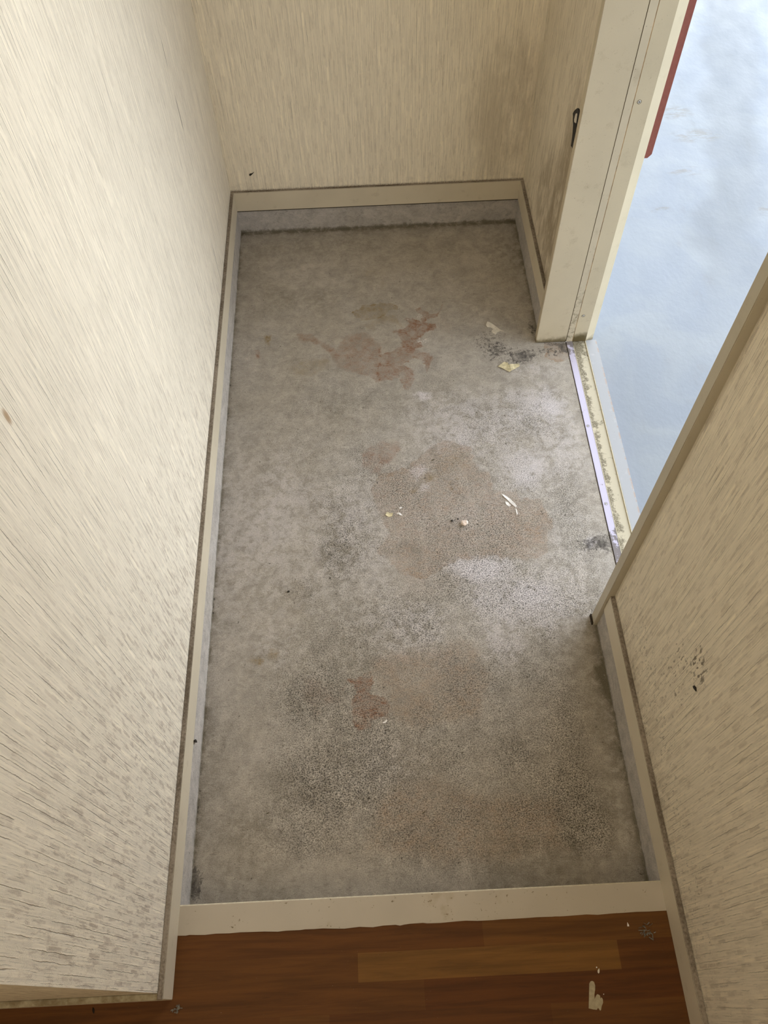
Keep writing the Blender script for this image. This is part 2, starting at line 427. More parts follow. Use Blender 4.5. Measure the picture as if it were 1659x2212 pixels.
# concrete
def concrete(name, attrs=False, tint=(0.40, 0.36, 0.308), foot=None):
    n = NT(name)
    p = n.sep(n.pos)
    big = n.noise(n.pos, 3.4, 4, 0.6, 0.5)
    mid = n.noise(n.pos, 16.0, 7, 0.72, 0.8)
    blot = n.noise(n.pos, 42.0, 7, 0.74, 0.35)
    fib = n.noise(n.vmul(n.pos, (70.0, 300.0, 100.0)), 1.0, 4, 0.65, 0.8)
    grit = n.noise(n.pos, 620.0, 3, 0.7)
    pit = n.noise(n.vmul(n.pos, (1.0, 1.15, 1.0)), 400.0, 3, 0.6, 0.5)
    spk = n.noise(n.pos, 150.0, 2, 0.45)
    hair = n.noise(n.pos, 26.0, 6, 0.72, 2.2)
    c = n.mix(n.sstep(big, 0.35, 0.65), (tint[0] * 0.97, tint[1] * 0.955, tint[2] * 0.93), (tint[0] * 1.05, tint[1] * 1.05, tint[2] * 1.06))
    c = n.scale(c, n.sstep(mid, 0.3, 0.7, 0.85, 1.12))
    c = n.scale(c, n.sstep(blot, 0.36, 0.66, 1.07, 0.89))
    c = n.scale(c, n.sstep(fib, 0.54, 0.66, 1.0, 0.80))
    hl = n.sstep(n.math('ABSOLUTE', n.math('SUBTRACT', hair, 0.5)), 0.006, 0.001)
    hl = n.math('MULTIPLY', hl, n.sstep(n.noise(n.pos, 19.0, 3, 0.6), 0.56, 0.66))
    c = n.scale(c, n.math('SUBTRACT', 1.0, n.math('MULTIPLY', hl, 0.30)))
    h = n.math('MULTIPLY', mid, 0.3)
    if attrs:
        rust, ochre, black, white = n.attr('stain')
        dens, lite, dark, brown = n.attr('wear_shade')
        brk = n.sstep(n.math('ADD', n.math('MULTIPLY', blot, 0.6), n.math('MULTIPLY', fib, 0.4)), 0.40, 0.58, 1.35, 0.35)
        lm = n.math('MULTIPLY', n.math('MULTIPLY', lite, 1.5), n.sstep(n.math('ADD', n.math('SUBTRACT', 1.0, blot), n.math('MULTIPLY', lite, 0.35)), 0.47, 0.66))
        c = n.mix(n.math('MULTIPLY', lm, 1.0, clamp=True), c, (0.60, 0.55, 0.54))
        c = n.mix(n.math('MULTIPLY', n.math('MULTIPLY', dark, n.sstep(n.math('ADD', blot, n.math('MULTIPLY', dark, 0.12)), 0.42, 0.62, 0.45, 1.5)), 0.85, clamp=True), c, (0.150, 0.128, 0.088))
        c = n.mix(n.math('MULTIPLY', n.math('MULTIPLY', brown, brk), 0.78, clamp=True), c, (0.315, 0.215, 0.138))
        c = n.mix(n.math('MULTIPLY', n.math('MULTIPLY', ochre, brk), 1.1, clamp=True), c, (0.245, 0.175, 0.080))
        c = n.mix(n.math('MULTIPLY', n.math('MULTIPLY', rust, brk), 1.15, clamp=True), c, (0.25, 0.138, 0.085))
        # worn surface: pitted aggregate, pale crumbs between dark pits
        d2 = n.math('ADD', dens, 0.10)
        pk = n.math('MULTIPLY', n.sstep(pit, 0.49, 0.60), d2)
        c = n.mix(n.math('MULTIPLY', n.math('MULTIPLY', n.sstep(pit, 0.47, 0.38), d2), 0.75, clamp=True), c, n.scale(c, 1.42))
        c = n.mix(n.math('MULTIPLY', pk, 0.95, clamp=True), c, n.scale(c, 0.27))
        c = n.mix(n.math('MULTIPLY', n.math('MULTIPLY', n.sstep(spk, 0.66, 0.72), n.math('ADD', 0.25, dens)), 0.7, clamp=True), c, (0.085, 0.068, 0.045))
        mo = n.noise(n.pos, 120.0, 6, 0.78, 0.6)
        bk = n.sstep(n.math('ADD', mo, n.math('MULTIPLY', black, 0.42)), 0.70, 0.82)
        c = n.mix(n.math('MULTIPLY', n.math('MULTIPLY', bk, n.sstep(blot, 0.35, 0.60, 0.40, 0.95)), n.sstep(mo, 0.35, 0.6, 0.6, 1.0)), c, (0.060, 0.052, 0.046))
        wk = n.sstep(n.math('ADD', n.noise(n.pos, 170.0, 5, 0.75), n.math('MULTIPLY', white, 0.30)), 0.76, 0.80)
        c = n.mix(n.math('MULTIPLY', wk, 0.8), c, (0.66, 0.61, 0.56))
        h = n.math('SUBTRACT', h, n.math('MULTIPLY', pk, 0.6))
    if foot is not None:
        q = n.math('ADD', p[2], n.math('MULTIPLY', blot, -0.03))
        c = n.mix(n.math('MULTIPLY', n.sstep(q, -0.004, -0.014), foot), c, (0.12, 0.10, 0.06))
    c = n.scale(c, n.sstep(grit, 0.3, 0.7, 0.80, 1.20))
    c = n.mix(n.math('MULTIPLY', n.sstep(spk, 0.74, 0.76), 0.7), c, (0.06, 0.05, 0.04))
    h = n.math('ADD', h, n.math('MULTIPLY', grit, 0.25))
    n.bump(h, 0.8, 0.0015)
    return n.out(c, 0.78, 0.3)

M_FLOOR = concrete('concrete_floor', True)
M_RISER = concrete('concrete_upstand', False, (0.45, 0.415, 0.375), 0.75)

# ------------------------------------------------------------------ geometry helpers
def add_box(bm, a, b, mat=0, bevel=0.0):
    r = bmesh.ops.create_cube(bm, size=1.0)
    vs = r['verts']
    for v in vs:
        v.co = Vector([a[i] + (v.co[i] + 0.5) * (b[i] - a[i]) for i in range(3)])
    if bevel:
        es = list({e for v in vs for e in v.link_edges})
        bmesh.ops.bevel(bm, geom=es, offset=bevel, segments=2, affect='EDGES')
    return bm

def obj(name, bm, mats, parent=None, smooth=False):
    bm.normal_update()
    me = bpy.data.meshes.new(name)
    bm.to_mesh(me)
    bm.free()
    for m in (mats if isinstance(mats, (list, tuple)) else [mats]):
        me.materials.append(m)
    if smooth:
        for p in me.polygons:
            p.use_smooth = True
    o = bpy.data.objects.new(name, me)
    COL.objects.link(o)
    if parent:
        o.parent = parent
    return o

def box(name, a, b, mat, parent=None, bevel=0.0, top=None):
    bm = bmesh.new()
    add_box(bm, a, b, bevel=bevel)
    mats = [mat]
    if top is not None:
        mats.append(top)
        bm.normal_update()
        for f in bm.faces:
            if f.normal.z > 0.9:
                f.material_index = 1
    return obj(name, bm, mats, parent)

def structure(o):
    o['kind'] = 'structure'
    return o

def boxes(name, lst, mat, parent=None, bevel=0.0):
    bm = bmesh.new()
    for a, b in lst:
        add_box(bm, a, b, bevel=bevel)
    return obj(name, bm, mat, parent)

def tag(o, label, cat, group=None):
    o['label'] = label
    o['category'] = cat
    if group:
        o['group'] = group
    return o

def prism(name, pts, z0, z1, mat, parent=None, bevel=0.0):      # outline in x,y
    bm = bmesh.new()
    lo = [bm.verts.new((x, y, z0)) for x, y in pts]
    hi = [bm.verts.new((x, y, z1)) for x, y in pts]
    k = len(pts)
    bm.faces.new(hi)
    bm.faces.new(lo[::-1])
    for i in range(k):
        bm.faces.new((lo[i], lo[(i + 1) % k], hi[(i + 1) % k], hi[i]))
    bmesh.ops.recalc_face_normals(bm, faces=bm.faces)
    return obj(name, bm, mat, parent)

# ------------------------------------------------------------------ numpy noise for stain outlines
rng = np.random.RandomState(7)
LAT = rng.rand(256, 256)
def vnoise(x, y, s):
    x, y = x * s, y * s
    xi, yi = np.floor(x).astype(int), np.floor(y).astype(int)
    fx, fy = x - xi, y - yi
    fx, fy = fx * fx * (3 - 2 * fx), fy * fy * (3 - 2 * fy)
    g = lambda a, b: LAT[a % 256, b % 256]
    return (g(xi, yi) * (1 - fx) * (1 - fy) + g(xi + 1, yi) * fx * (1 - fy) + g(xi, yi + 1) * (1 - fx) * fy + g(xi + 1, yi + 1) * fx * fy)
def fbm(x, y, s, o=4):
    r, a, t = 0, 0.5, 0
    for i in range(o):
        r = r + a * vnoise(x + i * 1.7, y - i * 2.3, s * 2 ** i)
        t += a
        a *= 0.55
    return r / t - 0.5

def smooth01(v):
    v = np.clip(v, 0, 1)
    return v * v * (3 - 2 * v)

# ------------------------------------------------------------------ pit floor with its stains
def make_floor():
    st = 0.002
    xs = np.arange(-0.004, X1 + st, st)
    xs[-1] = X1
    ys = np.arange(YS - 0.001, YB + 0.012, st)
    nx, ny = len(xs), len(ys)
    X, Y = np.meshgrid(xs, ys)
    X, Y = X.ravel(), Y.ravel()
    wx = X + 0.022 * fbm(X, Y, 38) + 0.012 * fbm(X + 9, Y, 130)
    wy = Y + 0.022 * fbm(X + 5, Y + 3, 38) + 0.012 * fbm(X, Y + 8, 130)

    def sdist(pts):                 # signed distance in metres, positive inside
        P = [at(u, v, 2, 0.0) for u, v in pts]
        d = np.full(X.shape, 9.0)
        inside = np.zeros(X.shape, bool)
        for i in range(len(P)):
            ax, ay = P[i][0], P[i][1]
            bx, by = P[(i + 1) % len(P)][0], P[(i + 1) % len(P)][1]
            ex, ey = bx - ax, by - ay
            t = np.clip(((wx - ax) * ex + (wy - ay) * ey) / (ex * ex + ey * ey + 1e-12), 0, 1)
            d = np.minimum(d, np.hypot(wx - ax - t * ex, wy - ay - t * ey))
            c = ((ay > wy) != (by > wy)) & (wx < (bx - ax) * (wy - ay) / (by - ay + 1e-12) + ax)
            inside ^= c
        return np.where(inside, d, -d)

    def poly(pts, soft=0.004, rim=0.0):
        d = sdist(pts)
        m = smooth01(d / soft + 0.5)
        if rim:
            m = m * (1 + rim * np.exp(-(d / 0.003) ** 2))
        return m

    def blob(u, v, ru, rv, pw=1.0):    # image-space size turned into floor size
        c = at(u, v, 2, 0.0)
        ex, ey = at(u + ru, v, 2, 0.0) - c, at(u, v - rv, 2, 0.0) - c
        rx, ry = max(ex.length, 1e-4), max(ey.length, 1e-4)
        q = ((wx - c[0]) / rx) ** 2 + ((wy - c[1]) / ry) ** 2
        return smooth01(1.15 - q ** 0.5) ** pw

    def c8(l):
        return [(550 + a / 2.37, 600 + b / 2.37) for a, b in l]
    def c4(l):
        return [(400 + a / 2.37, 1200 + b / 2.37) for a, b in l]
    big = lambda k=0.0: smooth01(0.5 + k + 2.2 * fbm(X + 2, Y + 1, 9))
    fine = smooth01(0.55 + 2.5 * fbm(X, Y, 70))

    A_ = c8([(215, 290), (300, 288), (360, 340), (430, 362), (470, 292), (560, 278), (610, 310), (642, 350), (642, 530), (590, 500), (500, 485), (430, 462), (400, 405), (330, 345), (230, 312)])
    B_ = c8([(715, 268), (790, 240), (768, 205), (830, 212), (848, 228), (858, 195), (828, 165), (850, 155), (890, 188), (935, 172), (965, 140), (930, 190), (868, 222), (925, 235), (932, 262), (885, 282), (845, 300), (855, 350), (800, 370), (760, 350), (738, 300)])
    C_ = c8([(640, 395), (765, 350), (895, 388), (908, 430), (880, 490), (862, 425), (815, 415), (765, 450), (800, 470), (812, 530), (800, 572), (755, 560), (735, 505), (640, 530)])
    D_ = c8([(555, 880), (600, 862), (660, 842), (735, 838), (740, 880), (700, 930), (660, 960), (640, 1010), (610, 1000), (555, 975)])
    E_ = [(800, 1060), (820, 1022), (880, 1013), (930, 967), (972, 950), (1014, 967), (1031, 1005), (1035, 1022), (1056, 1022), (1062, 1060), (1111, 1060), (1120, 1077), (1162, 1077), (1179, 1106), (1196, 1136), (1183, 1152), (1183, 1190), (1150, 1208), (1060, 1200), (1000, 1205), (960, 1225), (920, 1250), (860, 1235), (815, 1190), (840, 1150), (815, 1110)]
    F_ = c4([(860, 640), (815, 640), (820, 650), (790, 690), (830, 632), (950, 600), (962, 640), (930, 700), (1030, 722), (1050, 800), (1040, 832), (965, 835), (935, 890), (880, 885), (850, 822), (872, 720), (868, 655)])
    G_ = c4([(950, 540), (1150, 470), (1300, 480), (1400, 430), (1500, 470), (1560, 640), (1500, 820), (1200, 885), (1060, 830), (1040, 700), (960, 625)])
    H_ = c4([(1060, 1190), (1250, 1150), (1500, 1230), (1900, 1250), (1950, 1500), (1600, 1560), (1300, 1560), (1000, 1500), (930, 1500), (1000, 1260)])
    O1 = c8([(500, 165), (650, 120), (720, 130), (738, 158), (690, 170), (650, 200), (570, 220), (520, 200)])
    O2 = c8([(560, 250), (650, 190), (720, 190), (760, 245), (680, 230), (600, 265)])
    O3 = c8([(180, 470), (290, 415), (375, 410), (385, 460), (300, 500), (220, 500)])
    O4 = c8([(860, 1010), (940, 980), (945, 1020), (900, 1045), (850, 1080), (812, 1110), (800, 1090)])
    J_ = [(1175, 742), (1240, 742), (1232, 770), (1205, 783), (1180, 775)]

    rust = 0.48 * poly(A_, 0.01, 0.3) + 0.85 * poly(B_, 0.004, 0.3) + 0.62 * poly(C_, 0.004, 0.45) + 0.5 * poly(D_, 0.012) + 0.75 * poly(F_, 0.004, 0.3)
    rust += 0.30 * poly(c4([(600, 620), (700, 640), (800, 740), (740, 770), (700, 740), (680, 820), (600, 740)]), 0.02)
    rust += 1.1 * blob(556, 766, 9, 11) + 0.35 * blob(668, 735, 26, 5) + 0.2 * blob(770, 755, 100, 42) * fine
    brown = 0.62 * poly(E_, 0.010, 0.5) + 0.55 * poly(G_, 0.03) + 0.55 * poly(H_, 0.04) + 0.20 * blob(1150, 1150, 60, 60)
    brown += 0.25 * blob(840, 1000, 40, 60) + 0.65 * poly(J_, 0.004, 0.8) + 0.30 * blob(900, 1260, 110, 60) * big(.1) + .25 * blob(1000, 1620, 120, 90) * big()
    brown += 0.25 * blob(950, 700, 32, 25)
    ochre = 0.55 * poly(O1, 0.004, 0.8) + 0.38 * poly(O2, 0.01) + 0.35 * poly(O3, 0.02) + 0.45 * poly(O4, 0.006)
    ochre += 1.2 * blob(577, 733, 9, 12) + 1.1 * blob(556, 1425, 18, 16) * fine + 0.9 * blob(590, 1415, 16, 16) * fine + 0.5 * blob(524, 1332, 5, 5)
    ochre += 0.25 * blob(980, 1000, 45, 40) + 0.2 * blob(640, 1290, 30, 60) + .25 * blob(800, 590, 20, 10) + .2 * blob(826, 612, 8, 18)
    ring = at(992, 1050, 2, 0.0)
    rr = np.hypot(wx - ring[0], wy - ring[1])
    ochre += 0.45 * np.exp(-((rr - 0.021) / 0.0022) ** 2) * (wx < ring[0] + 0.004)

    brk = 0.72 + 1.3 * fbm(X + 1, Y + 6, 60, 5)
    rust, brown, ochre = rust * brk, brown * (0.85 + 0.8 * fbm(X, Y + 2, 35)), ochre * brk

    # wear: pits where people walk, smooth band along the walls
    edgex = np.minimum(X - 0.0, 0.93 - X)
    cx = smooth01((X - 0.06 + 0.12 * fbm(X, Y, 10)) / 0.30) * smooth01((W - 0.02 - X) / 0.10 + 1.0 * ((Y > YC1) & (Y < YJ)))
    cy = smooth01((Y - 0.035) / 0.06) * smooth01((1.36 - Y) / 0.35)
    dens = cx * cy * (0.60 + 1.5 * fbm(X, Y, 9)) * 0.9
    dens += 0.20 * smooth01((1.75 - Y) / 0.5) * smooth01((Y - .03) / .1) * (0.5 + fbm(X, Y, 12))
    for b in ((730, 1190, 60, 90, .5), (660, 1520, 95, 90, .55), (720, 1680, 190, 120, .4), (1100, 1560, 250, 140, .3), (1250, 1740, 70, 130, .55), (1300, 1800, 30, 60, .5),
              (980, 1870, 250, 55, .35), (1060, 1280, 170, 90, .45), (650, 1280, 50, 40, .3), (1000, 1120, 170, 110, .3)):
        dens += b[4] * blob(*b[:4])
    dark = 0.0
    for b in ((730, 1200, 55, 80, .35), (660, 1525, 60, 50, .45), (690, 1690, 130, 90, .3), (840, 870, 70, 45, .22), (740, 880, 70, 40, .35), (700, 800, 90, 50, .18), (1250, 1740, 90, 150, .32),
              (1150, 1850, 200, 60, .25), (1090, 1600, 130, 80, .2), (640, 640, 130, 50, .25), (560, 560, 90, 60, .12), (980, 1820, 260, 90, .16), (790, 1440, 45, 25, .3),
              (1310, 1560, 50, 160, .45), (1330, 1780, 60, 110, .4), (1080, 540, 60, 60, .25), (700, 530, 160, 40, .2), (1300, 1450, 22, 60, .45), (1270, 1370, 30, 30, .3), (1130, 560, 60, 80, .14), (520, 1780, 60, 40, .2), (880, 1190, 60, 25, .2), (1250, 1160, 90, 60, .18), (500, 1240, 10, 40, .3)):  # blobs beside the right upstand paint the near casing's floor shadow
        dark = dark + b[4] * blob(*b[:4]) * (0.6 + 1.4 * fbm(X, Y, 22))
    # grime in the corners along the upstands
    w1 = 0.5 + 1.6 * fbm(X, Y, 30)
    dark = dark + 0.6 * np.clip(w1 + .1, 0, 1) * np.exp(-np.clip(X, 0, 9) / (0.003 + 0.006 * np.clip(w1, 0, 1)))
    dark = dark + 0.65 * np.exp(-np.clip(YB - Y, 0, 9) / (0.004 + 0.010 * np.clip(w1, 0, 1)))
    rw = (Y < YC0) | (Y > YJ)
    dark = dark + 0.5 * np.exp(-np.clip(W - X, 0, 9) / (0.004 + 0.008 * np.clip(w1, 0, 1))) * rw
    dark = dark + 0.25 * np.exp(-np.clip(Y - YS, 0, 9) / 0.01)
    dark = dark + np.clip(0.12 + 1.2 * fbm(X + 7, Y, 7, 6), 0, 1) * 0.42 * smooth01((1.0 - Y) / 0.6)
    black = 0.9 * blob(425, 1915, 24, 52) + 0.7 * blob(1385, 1888, 22, 16) + 0.9 * blob(1130, 770, 32, 22) + 0.52 * blob(1055, 735, 70, 40) + 0.5 * blob(1085, 775, 60, 40) + 0.6 * blob(1190, 760, 70, 16)
    black += 0.9 * blob(1222, 752, 20, 14) + 0.75 * blob(1200, 743, 48, 6) + 1.0 * blob(1298, 1172, 40, 30) + 0.55 * blob(1258, 1178, 30, 30) + 0.5 * blob(1148, 712, 8, 22)
    black += 0.6 * blob(1295, 1420, 8, 36) + 0.5 * blob(530, 500, 12, 12) + 0.35 * blob(1130, 700, 60, 30) + 0.4 * blob(1245, 800, 10, 40) + 0.3 * blob(620, 1880, 90, 14)
    black += 0.45 * np.exp(-np.abs(X - X1) / 0.006) * (0.6 + 1.5 * fbm(X, Y, 40))
    black += 0.5 * np.exp(-np.clip(X, 0, 9) / 0.004) * smooth01(0.3 + 3 * fbm(X, Y, 18))
    lite = 0.7 * blob(1274, 1172, 14, 16)
    for b in ((1035, 1225, 85, 36, .75), (1080, 1290, 110, 60, .35), (1000, 900, 160, 80, .28), (1150, 870, 110, 60, .45), (1090, 1390, 60, 70, .45), (1180, 1310, 130, 90, .4), (1200, 930, 70, 110, .30), (905, 1020, 28, 20, .8), (915, 1052, 20, 14, .6), (1000, 960, 160, 80, .2), (1130, 1010, 60, 60, .45),
              (915, 853, 22, 12, .7), (600, 1080, 120, 140, .22), (590, 1400, 80, 80, .2), (1150, 800, 90, 25, .35), (880, 1370, 130, 80, .25), (760, 1090, 80, 90, .15), (700, 640, 24, 24, .12), (860, 1640, 90, 70, .2)):
        lite = lite + b[4] * blob(*b[:4]) * (0.75 + 1.0 * fbm(X + 4, Y, 20))
    lite = lite + 0.26 * smooth01((1.3 - Y) / 0.5) * smooth01((Y - 0.35) / 0.4) * (0.6 + fbm(X, Y, 6))
    white = 0.9 * blob(916, 738, 26, 14) + 0.8 * blob(905, 682, 26, 8) + 0.7 * blob(882, 690, 14, 7) + 0.5 * blob(900, 720, 10, 30) + 0.5 * blob(938, 857, 15, 10) + 0.35 * blob(512, 840, 10, 60) * fine + 0.4 * blob(900, 850, 12, 8)
    white += 0.35 * blob(1070, 730, 40, 20) + 0.3 * blob(1140, 790, 40, 8)

    Z = 0.0012 * fbm(X, Y, 6) * smooth01(edgex / 0.02)
    me = bpy.data.meshes.new('floor')
    idx = np.arange(nx * ny).reshape(ny, nx)
    q = np.stack([idx[:-1, :-1], idx[:-1, 1:], idx[1:, 1:], idx[1:, :-1]], -1).reshape(-1, 4)
    # leave the strip beyond the side walls to the door opening only
    cxm = X[q].mean(1)
    cym = Y[q].mean(1)
    keep = ~((cxm > W + 0.006) & ((cym < YC0 - 0.02) | (cym > YJ + 0.02)))
    q = q[keep]
    co = np.stack([X, Y, Z], -1)
    me.from_pydata(co.tolist(), [], q.tolist())
    for nm, ch in (('stain', (rust, ochre, black, white)), ('wear_shade', (dens, lite, dark, brown))):
        a = me.color_attributes.new(nm, 'FLOAT_COLOR', 'POINT')
        a.data.foreach_set('color', np.clip(np.stack(ch, -1), 0, 1).astype(np.float32).ravel())
    me.materials.append(M_FLOOR)
    me.polygons.foreach_set('use_smooth', np.ones(len(me.polygons), bool))
    o = bpy.data.objects.new('floor', me)
    COL.objects.link(o)
    return structure(o)
make_floor()

# ------------------------------------------------------------------ hall floor of laminate strips
def hall_floor():
    bm = bmesh.new()
    tl = bm.loops.layers.float_color.new('tone')
    rnd = random.Random(5)
    def strip(x0, x1, y0, y1, t):
        vs = [bm.verts.new(c) for c in ((x0, y0, ZH), (x1, y0, ZH), (x1, y1, ZH), (x0, y1, ZH))]
        f = bm.faces.new(vs)
        for l in f.loops:
            l[tl] = (t, t, t, 1)
    fixed = {0: [(-2.5, -0.35, .3), (-0.35, 0.528, .25), (0.528, 0.87, .50)],
             1: [(-2.5, -0.6, .3), (-0.6, 0.311, .33), (0.311, 0.755, .95), (0.755, 0.87, .22)],
             2: [(-2.5, -0.2, .3), (-0.2, 0.421, .30), (0.421, 0.87, .12)],
             3: [(-2.5, -0.4, .4), (-0.4, 0.18, .25), (0.18, 0.262, .45), (0.262, 0.628, .18), (0.628, 0.87, .32)]}
    y = YSF + 0.001
    k = 0
    while y > -3.0:
        y1 = y - (0.0435 if k else 0.0425)
        segs = fixed.get(k)
        if not segs:
            segs = []
            x = -2.5 - rnd.random() * .3
            while x < 0.87:
                w = 0.28 + rnd.random() * 0.25
                segs.append((max(x, -2.5), min(x + w, 0.87), rnd.random() ** 1.5 * .8))
                x += w
            segs = [s for s in segs if s[1] > s[0]]
        for s in segs:
            strip(s[0], s[1], y1, y, s[2])
        y = y1
        k += 1
    o = obj('floor', bm, M_WOOD)
    return structure(o)
hall_floor()

# ------------------------------------------------------------------ step board, upstands, baseboards
bm = bmesh.new()
add_box(bm, (-0.002, YSF, -0.01), (W + 0.002, YS, ZH + 0.0012))
es = [e for e in bm.edges if all(v.co.z > ZH and v.co.y > YS - .001 for v in e.verts)]
bmesh.ops.bevel(bm, geom=es, offset=0.0022, segments=1, affect='EDGES')
bm.normal_update()
for f in bm.faces:
    if 0.2 < f.normal.y < 0.9:
        f.material_index = 1
structure(obj('trim_1', bm, [M_STEP, M_LINE]))
# ragged torn edge of the step board over the laminate
rnd = random.Random(3)
pts = []
xx = 0.0
while xx < W:
    pts.append((xx, YSF - 0.0006 - rnd.random() * (0.0016 if rnd.random() < .8 else .003)))
    xx += 0.006 + rnd.random() * 0.02
pts.append((W, YSF - 0.001))
pts += [(W, YSF + 0.0006), (0.0, YSF + 0.0006)]
structure(prism('trim_2', pts, ZH + 0.0002, ZH + 0.0011, M_STEP))

structure(box('trim_3', (-0.08, YS + 0.0002, -0.02), (-0.0025, YB + 0.10, ZH - 0.0015), M_RISER))
structure(box('trim_4', (-0.0024, YB + 0.0101, -0.02), (W + 0.0027, YB + 0.10, ZH - 0.0015), M_RISER))
structure(box('trim_5', (W + 0.0028, YJ + 0.018, -0.02), (W + 0.08, YB + 0.10, ZH - 0.0015), M_RISER))
structure(box('trim_6', (W + 0.0028, YS + 0.0002, -0.02), (W + 0.08, YC0 + 0.001, ZH - 0.0015), M_RISER))

def baseboard(name, a, b):
    return structure(box(name, a, b, M_BASE, bevel=0.0009, top=M_DUST))
baseboard('baseboard_left', (-T, YCO, ZH), (0, YB - 0.0002, ZT))
_bb = baseboard('baseboard_back', (-T, YB, ZH), (W + T, YB + T, ZT))
box('shadow_line', (0.0, YB - 0.0004, ZH - 0.0012), (W, YB + 0.004, ZH + 0.0010), M_GAP, _bb)  # dark strip standing in for the shade under the baseboard
baseboard('baseboard_right', (W, -3.0, ZH), (W + T, YC0 - 0.0002, ZT))
baseboard('baseboard_right', (W, YJ + 0.018, ZH), (W + T, YB - 0.0002, ZT))
bm = bmesh.new()
add_box(bm, (-2.5, YCO, ZH), (-T - .0001, YCO + T, ZT - 0.003), bevel=0.0009)
bm.normal_update()
for f in bm.faces:
    if f.normal.z > .9:
        f.material_index = 1
structure(obj('baseboard_hall', bm, [M_BASE, M_DUSTY_CREAM]))

# ------------------------------------------------------------------ walls and ceiling
def wall(name, lst, mat):
    return structure(boxes(name, lst, mat))
bm = bmesh.new()
add_box(bm, (-0.13, YCO + T, ZH - 0.001), (-T, YB + T + .1, CEIL))
bm.normal_update()
for f in bm.faces:
    if f.normal.y < -0.9:
        f.material_index = 1
structure(obj('wall_left', bm, [M_WALL_L, M_WALL_H]))
wall('wall_hall', [((-2.5, YCO + T, ZH - 0.001), (-0.1301, YCO + T + .1, CEIL))], M_WALL_H)
wall('wall_back', [((-T, YB + T, ZH - 0.001), (W + T, YB + T + .1, CEIL))], M_WALL_B)
wall('wall_right', [((W + T, YJ + 0.018, ZH - 0.001), (XO, YB + T + .1, CEIL)),
                    ((W + T, -3.1, ZH - 0.001), (XO, YC0 - 0.0, CEIL)),
                    ((W + T, YC0, DOORH + 0.03), (XO, YJ + 0.018, CEIL))], M_WALL_R)
wall('wall_rear', [((-2.6, -3.1, ZH - 0.001), (W + T, -3.0, CEIL))], M_WALL_H)
wall('wall_side', [((-2.6, -3.0, ZH - 0.001), (-2.5, YCO + T + .1, CEIL))], M_WALL_H)
wall('ceiling', [((-2.6, -3.1, CEIL), (XO, YB + .12, CEIL + 0.1))], M_PLASTER)
wall('wall_outside', [((XO, YJ + 0.05, -0.1), (XO + 0.012, 6.0, 2.7)), ((XO, -4.0, -0.1), (XO + 0.012, YC0 - 0.03, 2.7)),
                      ((XO, YC0 - 0.03, DOORH + 0.06), (XO + 0.012, YJ + 0.05, 2.7))], M_EXT)

# outside landing with an unseen slab added overhead to hold back skylight
ob = boxes('floor', [((X4 - 0.006, -4.0, -0.12), (4.2, 6.0, -0.028))], M_OUT)
structure(ob)
structure(boxes('ceiling', [((XO + 0.012, -4.0, 2.55), (2.35, 6.0, 2.75))], M_PLASTER))

# ------------------------------------------------------------------ door frame
door = bpy.data.objects.new('door_1', None)
COL.objects.link(door)
door.location = (0, 0, 0)
door['kind'] = 'structure'

box('near_casing', (XC, YC0, 0.0015), (XO - .001, YC1, DOORH), M_CASE, door, bevel=0.0012)
box('exposed_edge', (XC - 0.0030, YC0 + 0.003, 0.0), (XC + 0.002, YC1 + 0.001, 0.009), M_GAP, door)
box('jamb', (XJ, YJ, 0.0015), (X1 - 0.0005, YJ + 0.018, DOORH), M_JAMB, door, bevel=0.0012)
box('stop_gap', (X1 - 0.0015, YJ + 0.0015, 0.0), (X1 + 0.003, YJ + 0.016, DOORH), M_GAP, door)
box('stop_strip', (X1 + 0.0006, YJ, 0.0015), (X2 - 0.0008, YJ + 0.016, DOORH), M_STRIP, door)
box('rusty_joint', (X2 - 0.001, YJ + 0.0004, 0.001), (X2 + 0.001, YJ + 0.016, DOORH), M_RUSTLINE, door)
box('steel_frame', (X2 + 0.0008, YJ, 0.001), (X3, YJ + 0.03, DOORH), M_STEEL, door)
# bevelled outer lip of the steel frame
yb2 = YJ + 0.0115
def along(u, v, y):
    return at(u, v, 1, y)
x4b = along(1279, 735, yb2)[0]
prism('frame_lip', [(X3, YJ + 0.0002), (x4b, yb2), (x4b, yb2 + 0.03), (X3, yb2 + 0.03)], -0.006, DOORH, M_BEVEL, door)
box('head', (XJ, YC1, DOORH), (XO, YJ, DOORH + 0.03), M_JAMB, door)
box('near_steel_frame', (X3, YC0 - 0.01, -0.006), (X4, YC1, DOORH), M_STEEL, door)

